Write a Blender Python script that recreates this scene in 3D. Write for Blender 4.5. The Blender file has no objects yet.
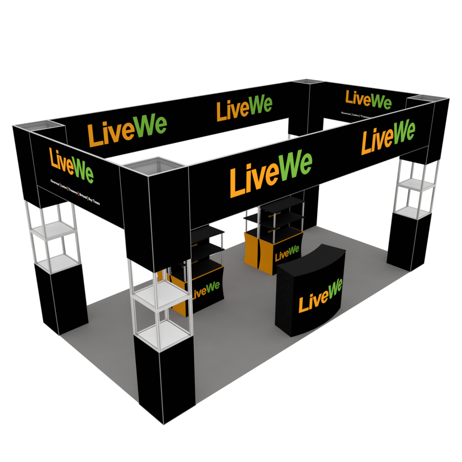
import bpy, bmesh, math
from mathutils import Vector, Matrix

scene = bpy.context.scene
COL = scene.collection
pi = math.pi

# ------------------------------------------------------------------ sizes (metres)
LX, LY = 6.102, 3.042           # stand footprint
W = 0.5                         # tower width
H = 3.066                       # overall height
ZB, ZF, ZC = 2.019, 2.351, 1.027  # header box bottom, fascia bottom, base cabinet top
ZS = 1.532                      # middle shelf underside

# ------------------------------------------------------------------ materials
def mat(name, col, rough=0.5, metal=0.0, spec=0.5, var=0.0, vscale=8.0, bump=0.0, bscale=200.0,
        speck=None, rvar=0.0):
    m = bpy.data.materials.new(name); m.use_nodes = True
    nt = m.node_tree; N = nt.nodes; L = nt.links
    b = N['Principled BSDF']
    b.inputs['Base Color'].default_value = (*col, 1)
    b.inputs['Roughness'].default_value = rough
    b.inputs['Metallic'].default_value = metal
    b.inputs['Specular IOR Level'].default_value = spec
    tc = N.new('ShaderNodeTexCoord')
    if var > 0:
        n = N.new('ShaderNodeTexNoise'); n.inputs['Scale'].default_value = vscale
        n.inputs['Detail'].default_value = 6; n.inputs['Roughness'].default_value = 0.65
        L.new(tc.outputs['Object'], n.inputs['Vector'])
        r = N.new('ShaderNodeValToRGB')
        r.color_ramp.elements[0].position = 0.3; r.color_ramp.elements[1].position = 0.7
        r.color_ramp.elements[0].color = (*[c*(1-var) for c in col], 1)
        r.color_ramp.elements[1].color = (*[min(1, c*(1+var)) for c in col], 1)
        L.new(n.outputs['Fac'], r.inputs['Fac']); L.new(r.outputs['Color'], b.inputs['Base Color'])
        if rvar > 0:
            mr = N.new('ShaderNodeMapRange'); mr.inputs['To Min'].default_value = rough-rvar
            mr.inputs['To Max'].default_value = rough+rvar
            L.new(n.outputs['Fac'], mr.inputs['Value']); L.new(mr.outputs['Result'], b.inputs['Roughness'])
    if speck:
        n = N.new('ShaderNodeTexNoise'); n.inputs['Scale'].default_value = speck[0]
        n.inputs['Detail'].default_value = 3
        L.new(tc.outputs['Object'], n.inputs['Vector'])
        r = N.new('ShaderNodeValToRGB')
        r.color_ramp.elements[0].position = 0.46; r.color_ramp.elements[1].position = 0.66
        r.color_ramp.elements[0].color = (*col, 1); r.color_ramp.elements[1].color = (*speck[1], 1)
        L.new(n.outputs['Fac'], r.inputs['Fac']); L.new(r.outputs['Color'], b.inputs['Base Color'])
    if bump > 0:
        n = N.new('ShaderNodeTexNoise'); n.inputs['Scale'].default_value = bscale
        n.inputs['Detail'].default_value = 4
        L.new(tc.outputs['Object'], n.inputs['Vector'])
        bp = N.new('ShaderNodeBump'); bp.inputs['Strength'].default_value = bump
        bp.inputs['Distance'].default_value = 0.002
        L.new(n.outputs['Fac'], bp.inputs['Height']); L.new(bp.outputs['Normal'], b.inputs['Normal'])
    return m

M_carpet = mat('grey_carpet', (0.165, 0.163, 0.160), 1.0, spec=0.0, var=0.05, vscale=1.7, bump=0.5, bscale=260)
M_edge   = mat('carpet_edge', (0.10, 0.10, 0.10), 1.0, spec=0.0)
M_black  = mat('black_fabric_graphic', (0.00035, 0.0003, 0.0004), 1.0, spec=0.0)
M_lining = mat('panel_lining', (0.40, 0.40, 0.41), 0.7, spec=0.2, var=0.04, vscale=3)
M_alu    = mat('satin_aluminium', (0.58, 0.572, 0.56), 0.36, metal=0.85, spec=0.4, var=0.03, vscale=6, rvar=0.05)
M_groove = mat('profile_groove', (0.24, 0.235, 0.23), 0.6, spec=0.2)
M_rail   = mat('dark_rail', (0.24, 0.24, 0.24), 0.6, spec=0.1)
M_trim   = mat('thin_silver_trim', (0.19, 0.19, 0.19), 0.55, spec=0.15)
M_rim    = mat('pale_top_rim', (0.37, 0.37, 0.37), 0.45, spec=0.3)
M_plate  = mat('white_shelf_plate', (0.555, 0.555, 0.557), 0.5, spec=0.25, var=0.02, vscale=3)
M_pframe = mat('shelf_frame_metal', (0.54, 0.54, 0.535), 0.4, metal=0.7, spec=0.3)
M_orange = mat('orange_print', (0.74, 0.275, 0.007), 0.75, spec=0.05)
M_green  = mat('green_print', (0.148, 0.385, 0.036), 0.75, spec=0.05)
M_sideor = mat('orange_stretch_fabric', (0.66, 0.24, 0.001), 0.85, spec=0.04, var=0.03, vscale=5, bump=0.15, bscale=400)
M_white  = mat('white_print', (0.62, 0.62, 0.62), 0.7, spec=0.05)
M_red    = mat('rust_print', (0.42, 0.10, 0.03), 0.7, spec=0.05)
M_olive  = mat('ochre_print', (0.40, 0.24, 0.04), 0.7, spec=0.05)
M_shelf  = mat('black_shelf_board', (0.0040, 0.0040, 0.0040), 0.75, spec=0.02, var=0.1, vscale=12)
M_ctop   = mat('charcoal_counter_top', (0.0060, 0.0056, 0.0062), 0.7, spec=0.03, var=0.08, vscale=9)
M_cside  = mat('black_loop_fabric', (0.0012, 0.0012, 0.0012), 0.95, spec=0.02, speck=(95, (0.009, 0.009, 0.009)), bump=0.6, bscale=90)
M_label  = mat('amber_label_print', (0.34, 0.16, 0.025), 0.8, spec=0.03)
M_foot   = mat('grey_foot', (0.2, 0.2, 0.2), 0.6)

# ------------------------------------------------------------------ helpers
def box(bm, x0, y0, z0, x1, y1, z1, mi=0):
    v = [bm.verts.new(c) for c in ((x0,y0,z0),(x1,y0,z0),(x1,y1,z0),(x0,y1,z0),
                                   (x0,y0,z1),(x1,y0,z1),(x1,y1,z1),(x0,y1,z1))]
    for f in ((3,2,1,0),(4,5,6,7),(0,1,5,4),(1,2,6,5),(2,3,7,6),(3,0,4,7)):
        bm.faces.new([v[i] for i in f]).material_index = mi

def prism(bm, pts, z0, z1, mi=0):
    a = [bm.verts.new((x, y, z0)) for x, y in pts]; b = [bm.verts.new((x, y, z1)) for x, y in pts]
    bm.faces.new(a[::-1]).material_index = mi; bm.faces.new(b).material_index = mi
    n = len(pts)
    for i in range(n):
        bm.faces.new((a[i], a[(i+1) % n], b[(i+1) % n], b[i])).material_index = mi

def obj(name, bm, mats, parent=None, loc=(0,0,0), smooth=False, bevel=0.0):
    bmesh.ops.recalc_face_normals(bm, faces=bm.faces)
    me = bpy.data.meshes.new(name); bm.to_mesh(me); bm.free()
    for m in (mats if isinstance(mats, (list, tuple)) else [mats]): me.materials.append(m)
    if smooth:
        for p in me.polygons: p.use_smooth = True
    o = bpy.data.objects.new(name, me); COL.objects.link(o)
    o.location = loc
    if parent: o.parent = parent
    if bevel > 0:
        md = o.modifiers.new('bevel', 'BEVEL'); md.width = bevel; md.segments = 2; md.limit_method = 'ANGLE'
    return o

def thing(name, label, cat, loc=(0,0,0), group=None):
    o = bpy.data.objects.new(name, None); COL.objects.link(o)
    o.empty_display_size = 0.2
    o.location = loc; o['label'] = label; o['category'] = cat
    if group: o['group'] = group
    return o

def copy_thing(root, loc, label, skip=()):
    r = root.copy(); COL.objects.link(r); r.location = loc; r['label'] = label
    for ch in root.children:
        c = ch.copy(); COL.objects.link(c); c.parent = r
        for g in ch.children:
            d = g.copy(); COL.objects.link(d); d.parent = c
    return r

# ------------------------------------------------------------------ lettering (cap height = 1)
def glyph_L(x): return [[(x,0),(x+.69,0),(x+.69,.175),(x+.205,.175),(x+.205,1),(x,1)]]
def glyph_i(x): return [[(x,0),(x+.20,0),(x+.20,.765),(x,.765)], [(x,.845),(x+.20,.845),(x+.20,1.02),(x,1.02)]]
def glyph_v(x): return [[(x,.765),(x+.265,0),(x+.475,0),(x+.74,.765),(x+.53,.765),(x+.372,.23),(x+.215,.765)]]
def glyph_W(x): return [[(x,1),(x+.262,0),(x+.482,0),(x+.645,.70),(x+.808,0),(x+1.028,0),(x+1.29,1),
                         (x+1.08,1),(x+.915,.30),(x+.757,1),(x+.533,1),(x+.375,.30),(x+.21,1)]]
def glyph_e(x):
    cx, cy, ax, ay, bx, by = x+.345, .375, .345, .405, .15, .255
    def ell(a, rx, ry): return (cx+rx*math.cos(a), cy+ry*math.sin(a))
    yb, yt = .315, .445
    a0 = math.asin((yb-cy)/ay); i0 = math.asin((yb-cy)/by)
    a1 = 2*pi-math.radians(29); i1 = 2*pi-math.radians(36)
    n = 40; out = []; inn = []
    for k in range(n+1):
        t = k/n
        out.append(ell(a0+(a1-a0)*t, ax, ay)); inn.append(ell(i0+(i1-i0)*t, bx, by))
    ring = ('ring', out, inn)
    # crossbar follows the inner ellipse on both ends (slightly inside it, so that nothing overlaps)
    def xi(y): return bx*math.sqrt(max(0, 1-((y-cy)/by)**2))
    ys = [yb+(yt-yb)*k/6 for k in range(7)]
    bar = [(cx-xi(y), y) for y in reversed(ys)] + [(cx+xi(y), y) for y in ys]
    return [ring, bar]

ORANGE = glyph_L(0)+glyph_i(.755)+glyph_v(.99)+glyph_e(1.725)
GREEN = glyph_W(2.372)+glyph_e(3.635)
LOGO_W = 4.325

def letter_mesh(shapes, depth, fn, cuts=None):
    """fn(u, v, d) -> xyz, with u,v in cap heights and d the outward distance in metres"""
    bm = bmesh.new()
    def V(p, d): return bm.verts.new((p[0], p[1], d))
    def slab(poly):
        a = [V(p, 0) for p in poly]; b = [V(p, depth) for p in poly]
        bm.faces.new(a[::-1]); bm.faces.new(b)
        n = len(poly)
        for i in range(n): bm.faces.new((a[i], a[(i+1)%n], b[(i+1)%n], b[i]))
    for s in shapes:
        if s[0] == 'ring':
            o, i = s[1], s[2]; n = len(o)
            oa = [V(p,0) for p in o]; ob = [V(p,depth) for p in o]
            ia = [V(p,0) for p in i]; ib = [V(p,depth) for p in i]
            for k in range(n-1):
                bm.faces.new((ob[k], ob[k+1], ib[k+1], ib[k]))
                bm.faces.new((oa[k+1], oa[k], ia[k], ia[k+1]))
                bm.faces.new((oa[k], oa[k+1], ob[k+1], ob[k]))
                bm.faces.new((ia[k+1], ia[k], ib[k], ib[k+1]))
            bm.faces.new((oa[0], ob[0], ib[0], ia[0])); bm.faces.new((oa[-1], ia[-1], ib[-1], ob[-1]))
        else: slab(s)
    bm.normal_update()
    bmesh.ops.triangulate(bm, faces=[f for f in bm.faces if len(f.verts) > 4])
    if cuts:
        for c in cuts:
            bmesh.ops.bisect_plane(bm, geom=bm.verts[:]+bm.edges[:]+bm.faces[:], plane_co=(c,0,0), plane_no=(1,0,0))
    for v in bm.verts: v.co = fn(v.co.x, v.co.y, v.co.z)
    return bm

def logo(parent, fn, cuts=None, depth=0.0015):
    obj('orange_lettering', letter_mesh(ORANGE, depth, fn, cuts), M_orange, parent)
    obj('green_lettering', letter_mesh(GREEN, depth, fn, cuts), M_green, parent)

def text_bm(txt, width, height, bold=0.012):
    """built-in font, flattened to a mesh fitted to width x height, lying in (u, v)"""
    cu = bpy.data.curves.new('txt', 'FONT'); cu.body = txt; cu.size = 1; cu.extrude = 0.0; cu.offset = bold
    cu.resolution_u = 3
    o = bpy.data.objects.new('txt', cu); COL.objects.link(o)
    bpy.context.view_layer.update()
    me = bpy.data.meshes.new_from_object(o.evaluated_get(bpy.context.evaluated_depsgraph_get()))
    bm = bmesh.new(); bm.from_mesh(me)
    bpy.data.objects.remove(o); bpy.data.curves.remove(cu); bpy.data.meshes.remove(me)
    xs = [v.co.x for v in bm.verts]; x0, x1 = min(xs), max(xs)
    for v in bm.verts:
        v.co = Vector(((v.co.x-x0)/(x1-x0)*width, v.co.y/0.73*height, 0))
    r = bmesh.ops.extrude_face_region(bm, geom=bm.faces[:])
    for v in [g for g in r['geom'] if isinstance(g, bmesh.types.BMVert)]: v.co.z += 0.001
    return bm

# ------------------------------------------------------------------ carpet
bm = bmesh.new()
box(bm, 0.014, 0.014, -0.008, LX-0.014, LY-0.014, 0)
carpet = obj('carpet', bm, M_carpet, bevel=0.003); carpet['kind'] = 'structure'

# ------------------------------------------------------------------ display towers
TL = {'near': 'nearest black tower with white shelves between base and header, closest to the viewer',
      'left': 'leftmost black corner tower with open shelves, standing at the far left edge of the carpet',
      'right': 'rightmost black corner tower with grey posts, beside the long front fascia end',
      'back': 'farthest black corner tower, mostly hidden behind the long front fascia'}
def make_tower():
    t = thing('display_tower', TL['near'], 'display tower', (0,0,0), 'corner towers of the exhibition stand')
    p = 0.032; e = 0.004       # post width; panels stand e proud of posts
    # base cabinet: black skin box with plinth
    bm = bmesh.new(); box(bm, 0.0, 0.0, 0.006, W, W, ZC-0.006)
    base = obj('base_cabinet', bm, M_black, t, bevel=0.001)
    def trims(z0, z1, parent, name='corner_trim'):
        k = 0.0040; o = 0.0012
        for cx in (0, 1):
            for cy in (0, 1):
                bm = bmesh.new()
                X = lambda a: (W-a) if cx else a
                Y = lambda a: (W-a) if cy else a
                pts = [(-o,-o),(k,-o),(k,0.0005),(0.0005,0.0005),(0.0005,k),(-o,k)]
                prism(bm, [(X(a), Y(b)) for a, b in pts], z0, z1)
                obj(name, bm, M_trim, parent)
    trims(0.004, ZC-0.002, base)
    bm = bmesh.new()
    for a in ((-.0012,-.0012,0,W+.0012,.003,.0055),(-.0012,.0035,0,.003,W+.0012,.0055),
              (W-.003,.0035,0,W+.0012,W+.0012,.0055),(.0035,W-.003,0,W-.0035,W+.0012,.0055)): box(bm, *a)
    obj('bottom_trim', bm, M_trim, base)
    # base top frame + plate
    def shelf(z, th, name, ext=0.0):
        bm = bmesh.new(); f = 0.024
        a, b = 0.004-ext, W-0.004+ext
        # one ring; the posts pass through its corners, 1 mm proud
        box(bm, a, a, z, b, a+f, z+th); box(bm, a, b-f, z, b, b, z+th)
        box(bm, a, a+f, z, a+f, b-f, z+th); box(bm, b-f, a+f, z, b, b-f, z+th)
        fr = obj('shelf_frame', bm, M_pframe, None, bevel=0.0015)
        bm = bmesh.new()
        q = a+f+0.0005; zz = z+th
        # plate with notched corners round the posts, a groove away from the frame
        g = 0.010; lo, hi = q+g, W-q-g
        prism(bm, [(p+g,lo),(W-p-g,lo),(W-p-g,p+g),(hi,p+g),(hi,W-p-g),(W-p-g,W-p-g),(W-p-g,hi),(p+g,hi),
                   (p+g,W-p-g),(lo,W-p-g),(lo,p+g),(p+g,p+g)] if lo < p+g else
                  [(lo,lo),(hi,lo),(hi,hi),(lo,hi)], zz-0.010, zz-0.0015)
        # rebate ledge
        box(bm, q, q, zz-0.018, W-q, W-q, zz-0.0105, 1)
        pl = obj(name, bm, [M_plate, M_groove], t, bevel=0.0)
        fr.parent = pl
        return pl
    shelf(ZC-0.030+0.004, 0.030, 'shelf')
    shelf(ZS, 0.040, 'shelf')
    # posts with a groove down every face
    for cx in (0, 1):
        for cy in (0, 1):
            x0 = 0.003 if cx == 0 else W-0.003-p
            y0 = 0.003 if cy == 0 else W-0.003-p
            bm = bmesh.new(); g = 0.0045; h = p/2; dpt = 0.004
            prof = []
            for k in range(4):
                a = k*pi/2
                for (u, v) in ((-h,-h),(-g,-h),(-g*0.8,-h+dpt),(g*0.8,-h+dpt),(g,-h)):
                    prof.append((x0+h+u*math.cos(a)-v*math.sin(a), y0+h+u*math.sin(a)+v*math.cos(a)))
            prism(bm, prof, ZC-0.001, H-0.006)
            bm.normal_update()
            for f in bm.faces:
                c = f.calc_center_median()
                if abs(f.normal.z) < .1 and max(abs(c.x-x0-h), abs(c.y-y0-h)) < h-0.003: f.material_index = 1
            obj('post', bm, [M_alu, M_groove], t)
    # header box: four panels, black outside, pale lining inside
    th = 0.0028; zt = H-0.004
    bm = bmesh.new()
    box(bm, 0, 0, ZB, W, th, zt); box(bm, 0, W-th, ZB, W, W, zt)
    box(bm, 0, th, ZB, th, W-th, zt); box(bm, W-th, th, ZB, W, W-th, zt)
    bm.normal_update()
    for f in bm.faces:
        c = f.calc_center_median(); n = f.normal
        inside = (c.x > .001 and c.x < W-.001 and c.y > .001 and c.y < W-.001)
        if inside: f.material_index = 1
    hd = obj('header_box', bm, [M_black, M_lining], t)
    trims(ZB+0.002, H-0.004, hd)
    # top rim and stiffening rails
    bm = bmesh.new(); r = 0.022
    for z0, z1 in ((H-0.0035, H),):
        box(bm, -.0015,-.0015,z0, W+.0015, r, z1); box(bm, -.0015, W-r, z0, W+.0015, W+.0015, z1)
        box(bm, -.0015, r, z0, r, W-r, z1); box(bm, W-r, r, z0, W+.0015, W-r, z1)
    obj('top_rim', bm, M_rim, hd)
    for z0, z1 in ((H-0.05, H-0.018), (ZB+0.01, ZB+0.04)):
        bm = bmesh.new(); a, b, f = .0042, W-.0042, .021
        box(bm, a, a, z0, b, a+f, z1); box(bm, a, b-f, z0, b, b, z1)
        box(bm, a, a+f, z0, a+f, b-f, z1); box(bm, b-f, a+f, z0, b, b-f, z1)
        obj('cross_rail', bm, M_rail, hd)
    bm = bmesh.new(); box(bm, .0045, .0045, ZB+.001, W-.0045, W-.0045, ZB+.006)
    obj('floor_plate', bm, M_lining, hd)
    return t
tower = make_tower()
copy_thing(tower, (0, LY-W, 0), TL['left'])
copy_thing(tower, (LX-W, 0, 0), TL['right'])
copy_thing(tower, (LX-W, LY-W, 0), TL['back'])

# ------------------------------------------------------------------ fascia panels
TH = 0.024
TAG = [('Gourmet', 2.115, 1.895, M_white), ('|', 1.875, 1.868, M_red), ('Lotion', 1.850, 1.712, M_white),
       ('|', 1.693, 1.686, M_olive), ('Treasure', 1.668, 1.455, M_white), ('|', 1.437, 1.430, M_red),
       ('Brigati', 1.405, 1.245, M_white), ('|', 1.228, 1.221, M_olive), ('Buy Toasts', 1.200, 0.969, M_white)]
def make_fascia(length, label, face, loc):
    """built in local axes: x along the panel, y = 0 the outer face, thickness to +y; face=+1 logos on y=0, -1 on the inner face"""
    t = thing('fascia_sign', label, 'fascia', loc, 'black fascia signs round the top of the stand')
    bm = bmesh.new(); box(bm, 0.0008, 0.001, ZF+0.004, length-0.0008, TH-0.001, H-0.004)
    obj('graphic_panel', bm, M_black, t)
    bm = bmesh.new()
    box(bm, 0.0008, -0.0008, H-0.0038, length-0.0008, TH+0.0008, H)         # top rail
    obj('top_rail', bm, M_rim, t)
    bm = bmesh.new(); box(bm, 0.0008, -0.0008, ZF, length-0.0008, TH+0.0008, ZF+0.0038)
    obj('bottom_rail', bm, M_trim, t)
    return t
def ffront(x0, z0, cap, y=0.001): return lambda u, v, d: (x0+u*cap, y-0.0002-d, z0+v*cap)
L1 = LX-2*W; L2 = LY-2*W
f = make_fascia(L1, 'long black front fascia sign with two large bright logos facing the viewer', 1, (W, 0, 0))
for x in (1.092, 3.640): logo(f, ffront(x-W, 2.571, 0.331))
f = make_fascia(L1, 'long black rear fascia sign with two logos, between the leftmost and farthest towers', 1, (W, LY-TH, 0))
for x in (1.094, 3.640): logo(f, ffront(x-W, 2.571, 0.331))

def tagline(parent, fn):
    for w, a, b, m in TAG:
        tall = w == '|'
        if tall:
            bm = bmesh.new(); box(bm, 0, -0.014, 0, abs(a-b), 0.040, 0.001)
        else:
            bm = text_bm(w, abs(a-b), 0.030, 0.018)
        for v in bm.verts: v.co = Vector(fn(v.co.x, v.co.y, v.co.z, a))
        obj('tagline_divider' if tall else 'tagline_text', bm, m, parent)

# short end fascias: local frame identical to world (rot 0), running along y
def make_end(label, x_out, inner, y0=W):
    t = thing('fascia_sign', label, 'fascia', (x_out, y0, 0), 'black fascia signs round the top of the stand')
    s = 1 if not inner else -1     # thickness direction (+x for the left one)
    xa, xb = (0.001, TH-0.001) if s > 0 else (-TH+0.001, -0.001)
    bm = bmesh.new(); box(bm, xa, .0008, ZF+.004, xb, L2-.0008, H-.004); obj('graphic_panel', bm, M_black, t)
    xa, xb = (-.0008, TH+.0008) if s > 0 else (-TH-.0008, .0008)
    bm = bmesh.new(); box(bm, xa, .0008, H-.0038, xb, L2-.0008, H); obj('top_rail', bm, M_rim, t)
    bm = bmesh.new(); box(bm, xa, .0008, ZF, xb, L2-.0008, ZF+.0038); obj('bottom_rail', bm, M_trim, t)
    xs = 0.0008 if s > 0 else -TH+0.0008
    cap = 0.2275; zb = 2.732
    logo(t, lambda u, v, d: (xs-d, 2.030-y0-u*cap, zb+v*cap))
    tagline(t, lambda u, v, d, a: (xs-d, a-y0-u, 2.508+v))
    return t
make_end('short black left fascia sign with logo and small white tagline, beside the nearest tower', 0.0, False)
make_end('short black right fascia sign with inner logo and tagline, between the rear and rightmost towers', LX, True)

# ------------------------------------------------------------------ curved reception counter
def arc(x0, y0, x1, y1, sag, n):
    """points from (x0,y0) to (x1,y1) bulging towards -y by sag"""
    hc = math.hypot(x1-x0, y1-y0)/2; R = (hc*hc+sag*sag)/(2*sag)
    mx, my = (x0+x1)/2, (y0+y1)/2; cy = my-sag+R
    A = math.asin(hc/R); out = []
    for k in range(n+1):
        a = -A+2*A*k/n; out.append((mx+R*math.sin(a), cy-R*math.cos(a)+(y1-y0)*(k/n-.5)))
    return out, R, mx, cy
CX, CY = 3.07, 0.34
c = thing('reception_counter', 'curved black reception counter with bright logo at the front edge of the carpet', 'counter', (CX, CY, 0))
fr, R, mx, cyy = arc(2.458-CX, .146-CY, 3.683-CX, .143-CY, .110, 32)
bk, _, _, _ = arc(2.533-CX, .535-CY, 3.600-CX, .545-CY, .088, 32)
bm = bmesh.new()
CH = 1.01
outline = fr+bk[::-1]
prism(bm, outline, 0.002, CH)
bm.normal_update()
for f_ in bm.faces:
    n = f_.normal; cc = f_.calc_center_median()
    if abs(n.z) < .5 and abs(n.x) > .8: f_.material_index = 1
    if abs(n.z) < .5 and n.y > .5: f_.material_index = 1
obj('counter_body', bm, [M_black, M_cside], c, bevel=0.003)
# top slab: slightly larger outline
def grow(pts, d):
    n = len(pts); out = []
    for i in range(n):
        p0 = Vector(pts[i-1]); p1 = Vector(pts[i]); p2 = Vector(pts[(i+1) % n])
        n1 = Vector(((p1-p0).y, -(p1-p0).x)).normalized(); n2 = Vector(((p2-p1).y, -(p2-p1).x)).normalized()
        m = (n1+n2); m = m/ max(.3, m.length_squared/2) 
        out.append(tuple(p1+m*d))
    return out
bm = bmesh.new(); prism(bm, grow(outline, 0.004), CH+0.0005, CH+0.018)
obj('counter_top', bm, M_ctop, c, bevel=0.003)
cap = 1.072/LOGO_W
def carc(u, v, d):
    s = -0.510+u*cap; a = s/R; r = R+0.0008+d
    return (mx+r*math.sin(a), cyy-r*math.cos(a), 0.393+v*cap)
logo(c, carc, cuts=[k*0.12 for k in range(1, 37)])

# ------------------------------------------------------------------ back-to-back display stands
KW, KH = 0.825, 0.605
def make_kiosk():
    t = thing('display_stand', 'right double-sided black display stand with orange sides, directly behind the curved counter',
              'display stand', (3.69, 1.64, 0), 'double sided orange and black display stands')
    # local axes: x 0..KW ; y 0..0.73 ; units: front 0..0.345, board 0.352..0.366, rear 0.373..0.73
    for (ya, yb, sgn) in ((0.0, 0.345, -1), (0.372, 0.732, 1)):
        yc = (ya+yb)/2; n = 20; pin = 0.020
        root = None
        def ring(z, grow=0.0):
            k = pin*math.sin(pi*min(1, max(0, z/KH)))-grow
            return [(k, ya+k), (KW-k, ya+k), (KW-k, yb-k), (k, yb-k)]
        bm = bmesh.new(); prev = None
        for i in range(n+1):
            z = KH*i/n; vs = [bm.verts.new((x, y, z)) for x, y in ring(z)]
            if prev:
                for j in range(4):
                    bm.faces.new((prev[j], prev[(j+1) % 4], vs[(j+1) % 4], vs[j]))
            else: bm.faces.new(vs[::-1])
            prev = vs
        bm.faces.new(prev)
        body = obj('counter', bm, M_black, t)
        # orange side panels hugging both ends
        for side in (0, 1):
            bm = bmesh.new(); prev = None; o = 0.0015; g = 0.0035
            for i in range(n+1):
                z = 0.002+(KH-0.003)*i/n; k = pin*math.sin(pi*z/KH)
                x0 = k-o if side == 0 else KW-k+o; x1 = k-0.0001 if side == 0 else KW-k+0.0001
                q = [bm.verts.new(v) for v in ((x0, ya+k+g, z), (x0, yb-k-g, z), (x1, yb-k-g, z), (x1, ya+k+g, z))]
                if prev:
                    for j in range(4): bm.faces.new((prev[j], prev[(j+1) % 4], q[(j+1) % 4], q[j]))
                else: bm.faces.new(q)
                prev = q
            bm.faces.new(prev)
            obj('side_panel', bm, M_sideor, body, smooth=False)
        # counter top: orange lip round a black board
        bm = bmesh.new(); prism(bm, [(-.004,ya-.004),(KW+.004,ya-.004),(KW+.004,yb+.004),(-.004,yb+.004)], KH+.0005, KH+.0085)
        obj('orange_lip', bm, M_sideor, body)
        bm = bmesh.new(); prism(bm, [(.006,ya+(.006 if sgn<0 else -.003)),(KW-.006,ya+(.006 if sgn<0 else -.003)),(KW-.006,yb-(.006 if sgn>0 else -.003)),(.006,yb-(.006 if sgn>0 else -.003))], KH+.0086, KH+.0125)
        obj('counter_top', bm, M_shelf, body)
        # LiveWe on the outer long face
        cp = 0.650/LOGO_W; zb = 0.243
        def fn(u, v, d, sgn=sgn, ya=ya, yb=yb, cp=cp):
            z = zb+v*cp; k = pin*math.sin(pi*z/KH)
            if sgn < 0: return (0.088+u*cp, ya+k-0.0006-d, z)
            return (KW-0.088-u*cp, yb-k+0.0006+d, z)
        obj('orange_lettering', letter_mesh(ORANGE, .001, fn), M_orange, body)
        obj('green_lettering', letter_mesh(GREEN, .001, fn), M_green, body)
        # posts on the outer corners
        yp = ya+0.024 if sgn < 0 else yb-0.024
        zs1, zs2 = 0.902, 1.205
        for xp in (0.034, KW-0.022):
            bm = bmesh.new()
            m = Matrix.Translation((xp, yp, (KH+.0126+zs2)/2))
            bmesh.ops.create_cone(bm, cap_ends=True, segments=20, radius1=.0145, radius2=.0145, depth=zs2-KH-.0130, matrix=m)
            pst = obj('post', bm, M_alu, t, smooth=False)
            for z in (zs1-.011, zs1+.0185):
                bm = bmesh.new()
                bmesh.ops.create_cone(bm, cap_ends=True, segments=20, radius1=.0175, radius2=.0175, depth=.009,
                                      matrix=Matrix.Translation((xp, yp, z)))
                obj('shelf_clamp', bm, M_shelf, pst)
        # two shelves, tips pointed and the outer edge drawn in
        for z in (zs1, zs2):
            pts = []
            yo = ya-0.006 if sgn < 0 else yb+0.006
            yi = 0.3495 if sgn < 0 else 0.3685
            for k in range(13):
                x = -0.022+(KW+0.034)*k/12; s = math.sin(pi*k/12)
                pts.append((x, yo-sgn*0.020*s))
            pts += [(KW-0.005, yi), (0.0, yi)]
            bm = bmesh.new()
            prism(bm, pts, z-.0055, z+.0125)
            obj('shelf', bm, M_shelf, t, bevel=0.002)
    # middle board, end profiles and price-strip labels
    bm = bmesh.new(); box(bm, .012, .3515, 0, KW-.008, .3665, 1.238)
    bd = obj('back_board', bm, M_black, t)
    bm = bmesh.new(); q = .0165; xc, yc = -.004, .338; 
    prof = []
    for k in range(4):
        a = k*pi/2
        for (u, v) in ((-q,-q),(-.004,-q),(-.003,-q+.003),(.003,-q+.003),(.004,-q)):
            prof.append((xc+u*math.cos(a)-v*math.sin(a), .359+u*math.sin(a)*1.0+v*math.cos(a)*1.0))
    prism(bm, prof, KH+.013, 1.245)
    obj('end_profile', bm, M_alu, t)
    bm = bmesh.new(); box(bm, KW-.0075, .352, KH+.013, KW+.004, .366, 1.243)
    obj('end_profile', bm, M_trim, t)
    for z in (KH+.03, .87, .94, 1.17):
        bm = bmesh.new(); box(bm, .0128, .346, z, .030, .3513, z+.016)
        obj('clip', bm, M_alu, bd)
    for z in (0.655, 0.952, 1.095):
        lo = z < 1.09
        bm = text_bm('Gourmet', 0.33 if lo else .30, 0.040, 0.03)
        for v in bm.verts: v.co = Vector(((0.235 if lo else 0.150)+v.co.x, 0.3512-v.co.z-0.0001, z+v.co.y))
        obj('label_text', bm, M_label, bd)
    return t
k1 = make_kiosk()
copy_thing(k1, (1.685, 1.64, 0), 'left double-sided black display stand with orange sides, partly hidden behind the nearest tower')

# ------------------------------------------------------------------ light
w = bpy.data.worlds.new('World'); scene.world = w; w.use_nodes = True
nt = w.node_tree; N = nt.nodes; L = nt.links
bg = N['Background']
tc = N.new('ShaderNodeTexCoord'); sp = N.new('ShaderNodeSeparateXYZ'); L.new(tc.outputs['Generated'], sp.inputs[0])
mr = N.new('ShaderNodeMapRange'); mr.inputs['From Min'].default_value = -1; mr.inputs['From Max'].default_value = 1
L.new(sp.outputs['Z'], mr.inputs['Value'])
rp = N.new('ShaderNodeValToRGB'); L.new(mr.outputs['Result'], rp.inputs['Fac'])
E_ = rp.color_ramp.elements
def g(v): return (v, v, v, 1)
LOW, HORIZ, ZEN = 1.0, 0.60, 1.75
E_[0].position = 0.0; E_[0].color = g(LOW)
E_[1].position = 1.0; E_[1].color = g(ZEN)
for p_, v_ in ((0.505, LOW), (0.58, HORIZ), (0.70, 0.9), (0.86, ZEN)):
    e = E_.new(p_); e.color = g(v_)
L.new(rp.outputs['Color'], bg.inputs['Color']); bg.inputs['Strength'].default_value = 1.02

def area(name, loc, tgt, size, power, col=(1,1,1)):
    l = bpy.data.lights.new(name, 'AREA'); l.shape = 'DISK'; l.size = size; l.energy = power; l.color = col
    o = bpy.data.objects.new(name, l); COL.objects.link(o); o.location = loc
    o.rotation_euler = (Vector(tgt)-Vector(loc)).to_track_quat('-Z', 'Y').to_euler()
    return o
area('studio_lamp', (-3.2, -4.6, 4.9), (2.4, 1.2, 1.3), 1.6, 190, (1, .99, .975))

# ------------------------------------------------------------------ camera
cam = bpy.data.cameras.new('Camera'); co = bpy.data.objects.new('Camera', cam); COL.objects.link(co)
cam.sensor_width = 36; cam.lens = 36*554.4978/462; cam.clip_end = 200; cam.clip_start = .05
yaw, pitch = 0.8090, -0.4095
fwd = Vector((math.cos(pitch)*math.cos(yaw), math.cos(pitch)*math.sin(yaw), math.sin(pitch)))
co.location = (-2.9326, -4.2256, 4.7015)
co.rotation_euler = fwd.to_track_quat('-Z', 'Y').to_euler()
scene.camera = co

scene.view_settings.view_transform = 'Standard'; scene.view_settings.look = 'None'
scene.view_settings.exposure = 0; scene.view_settings.gamma = 1
scene.cycles.max_bounces = 8
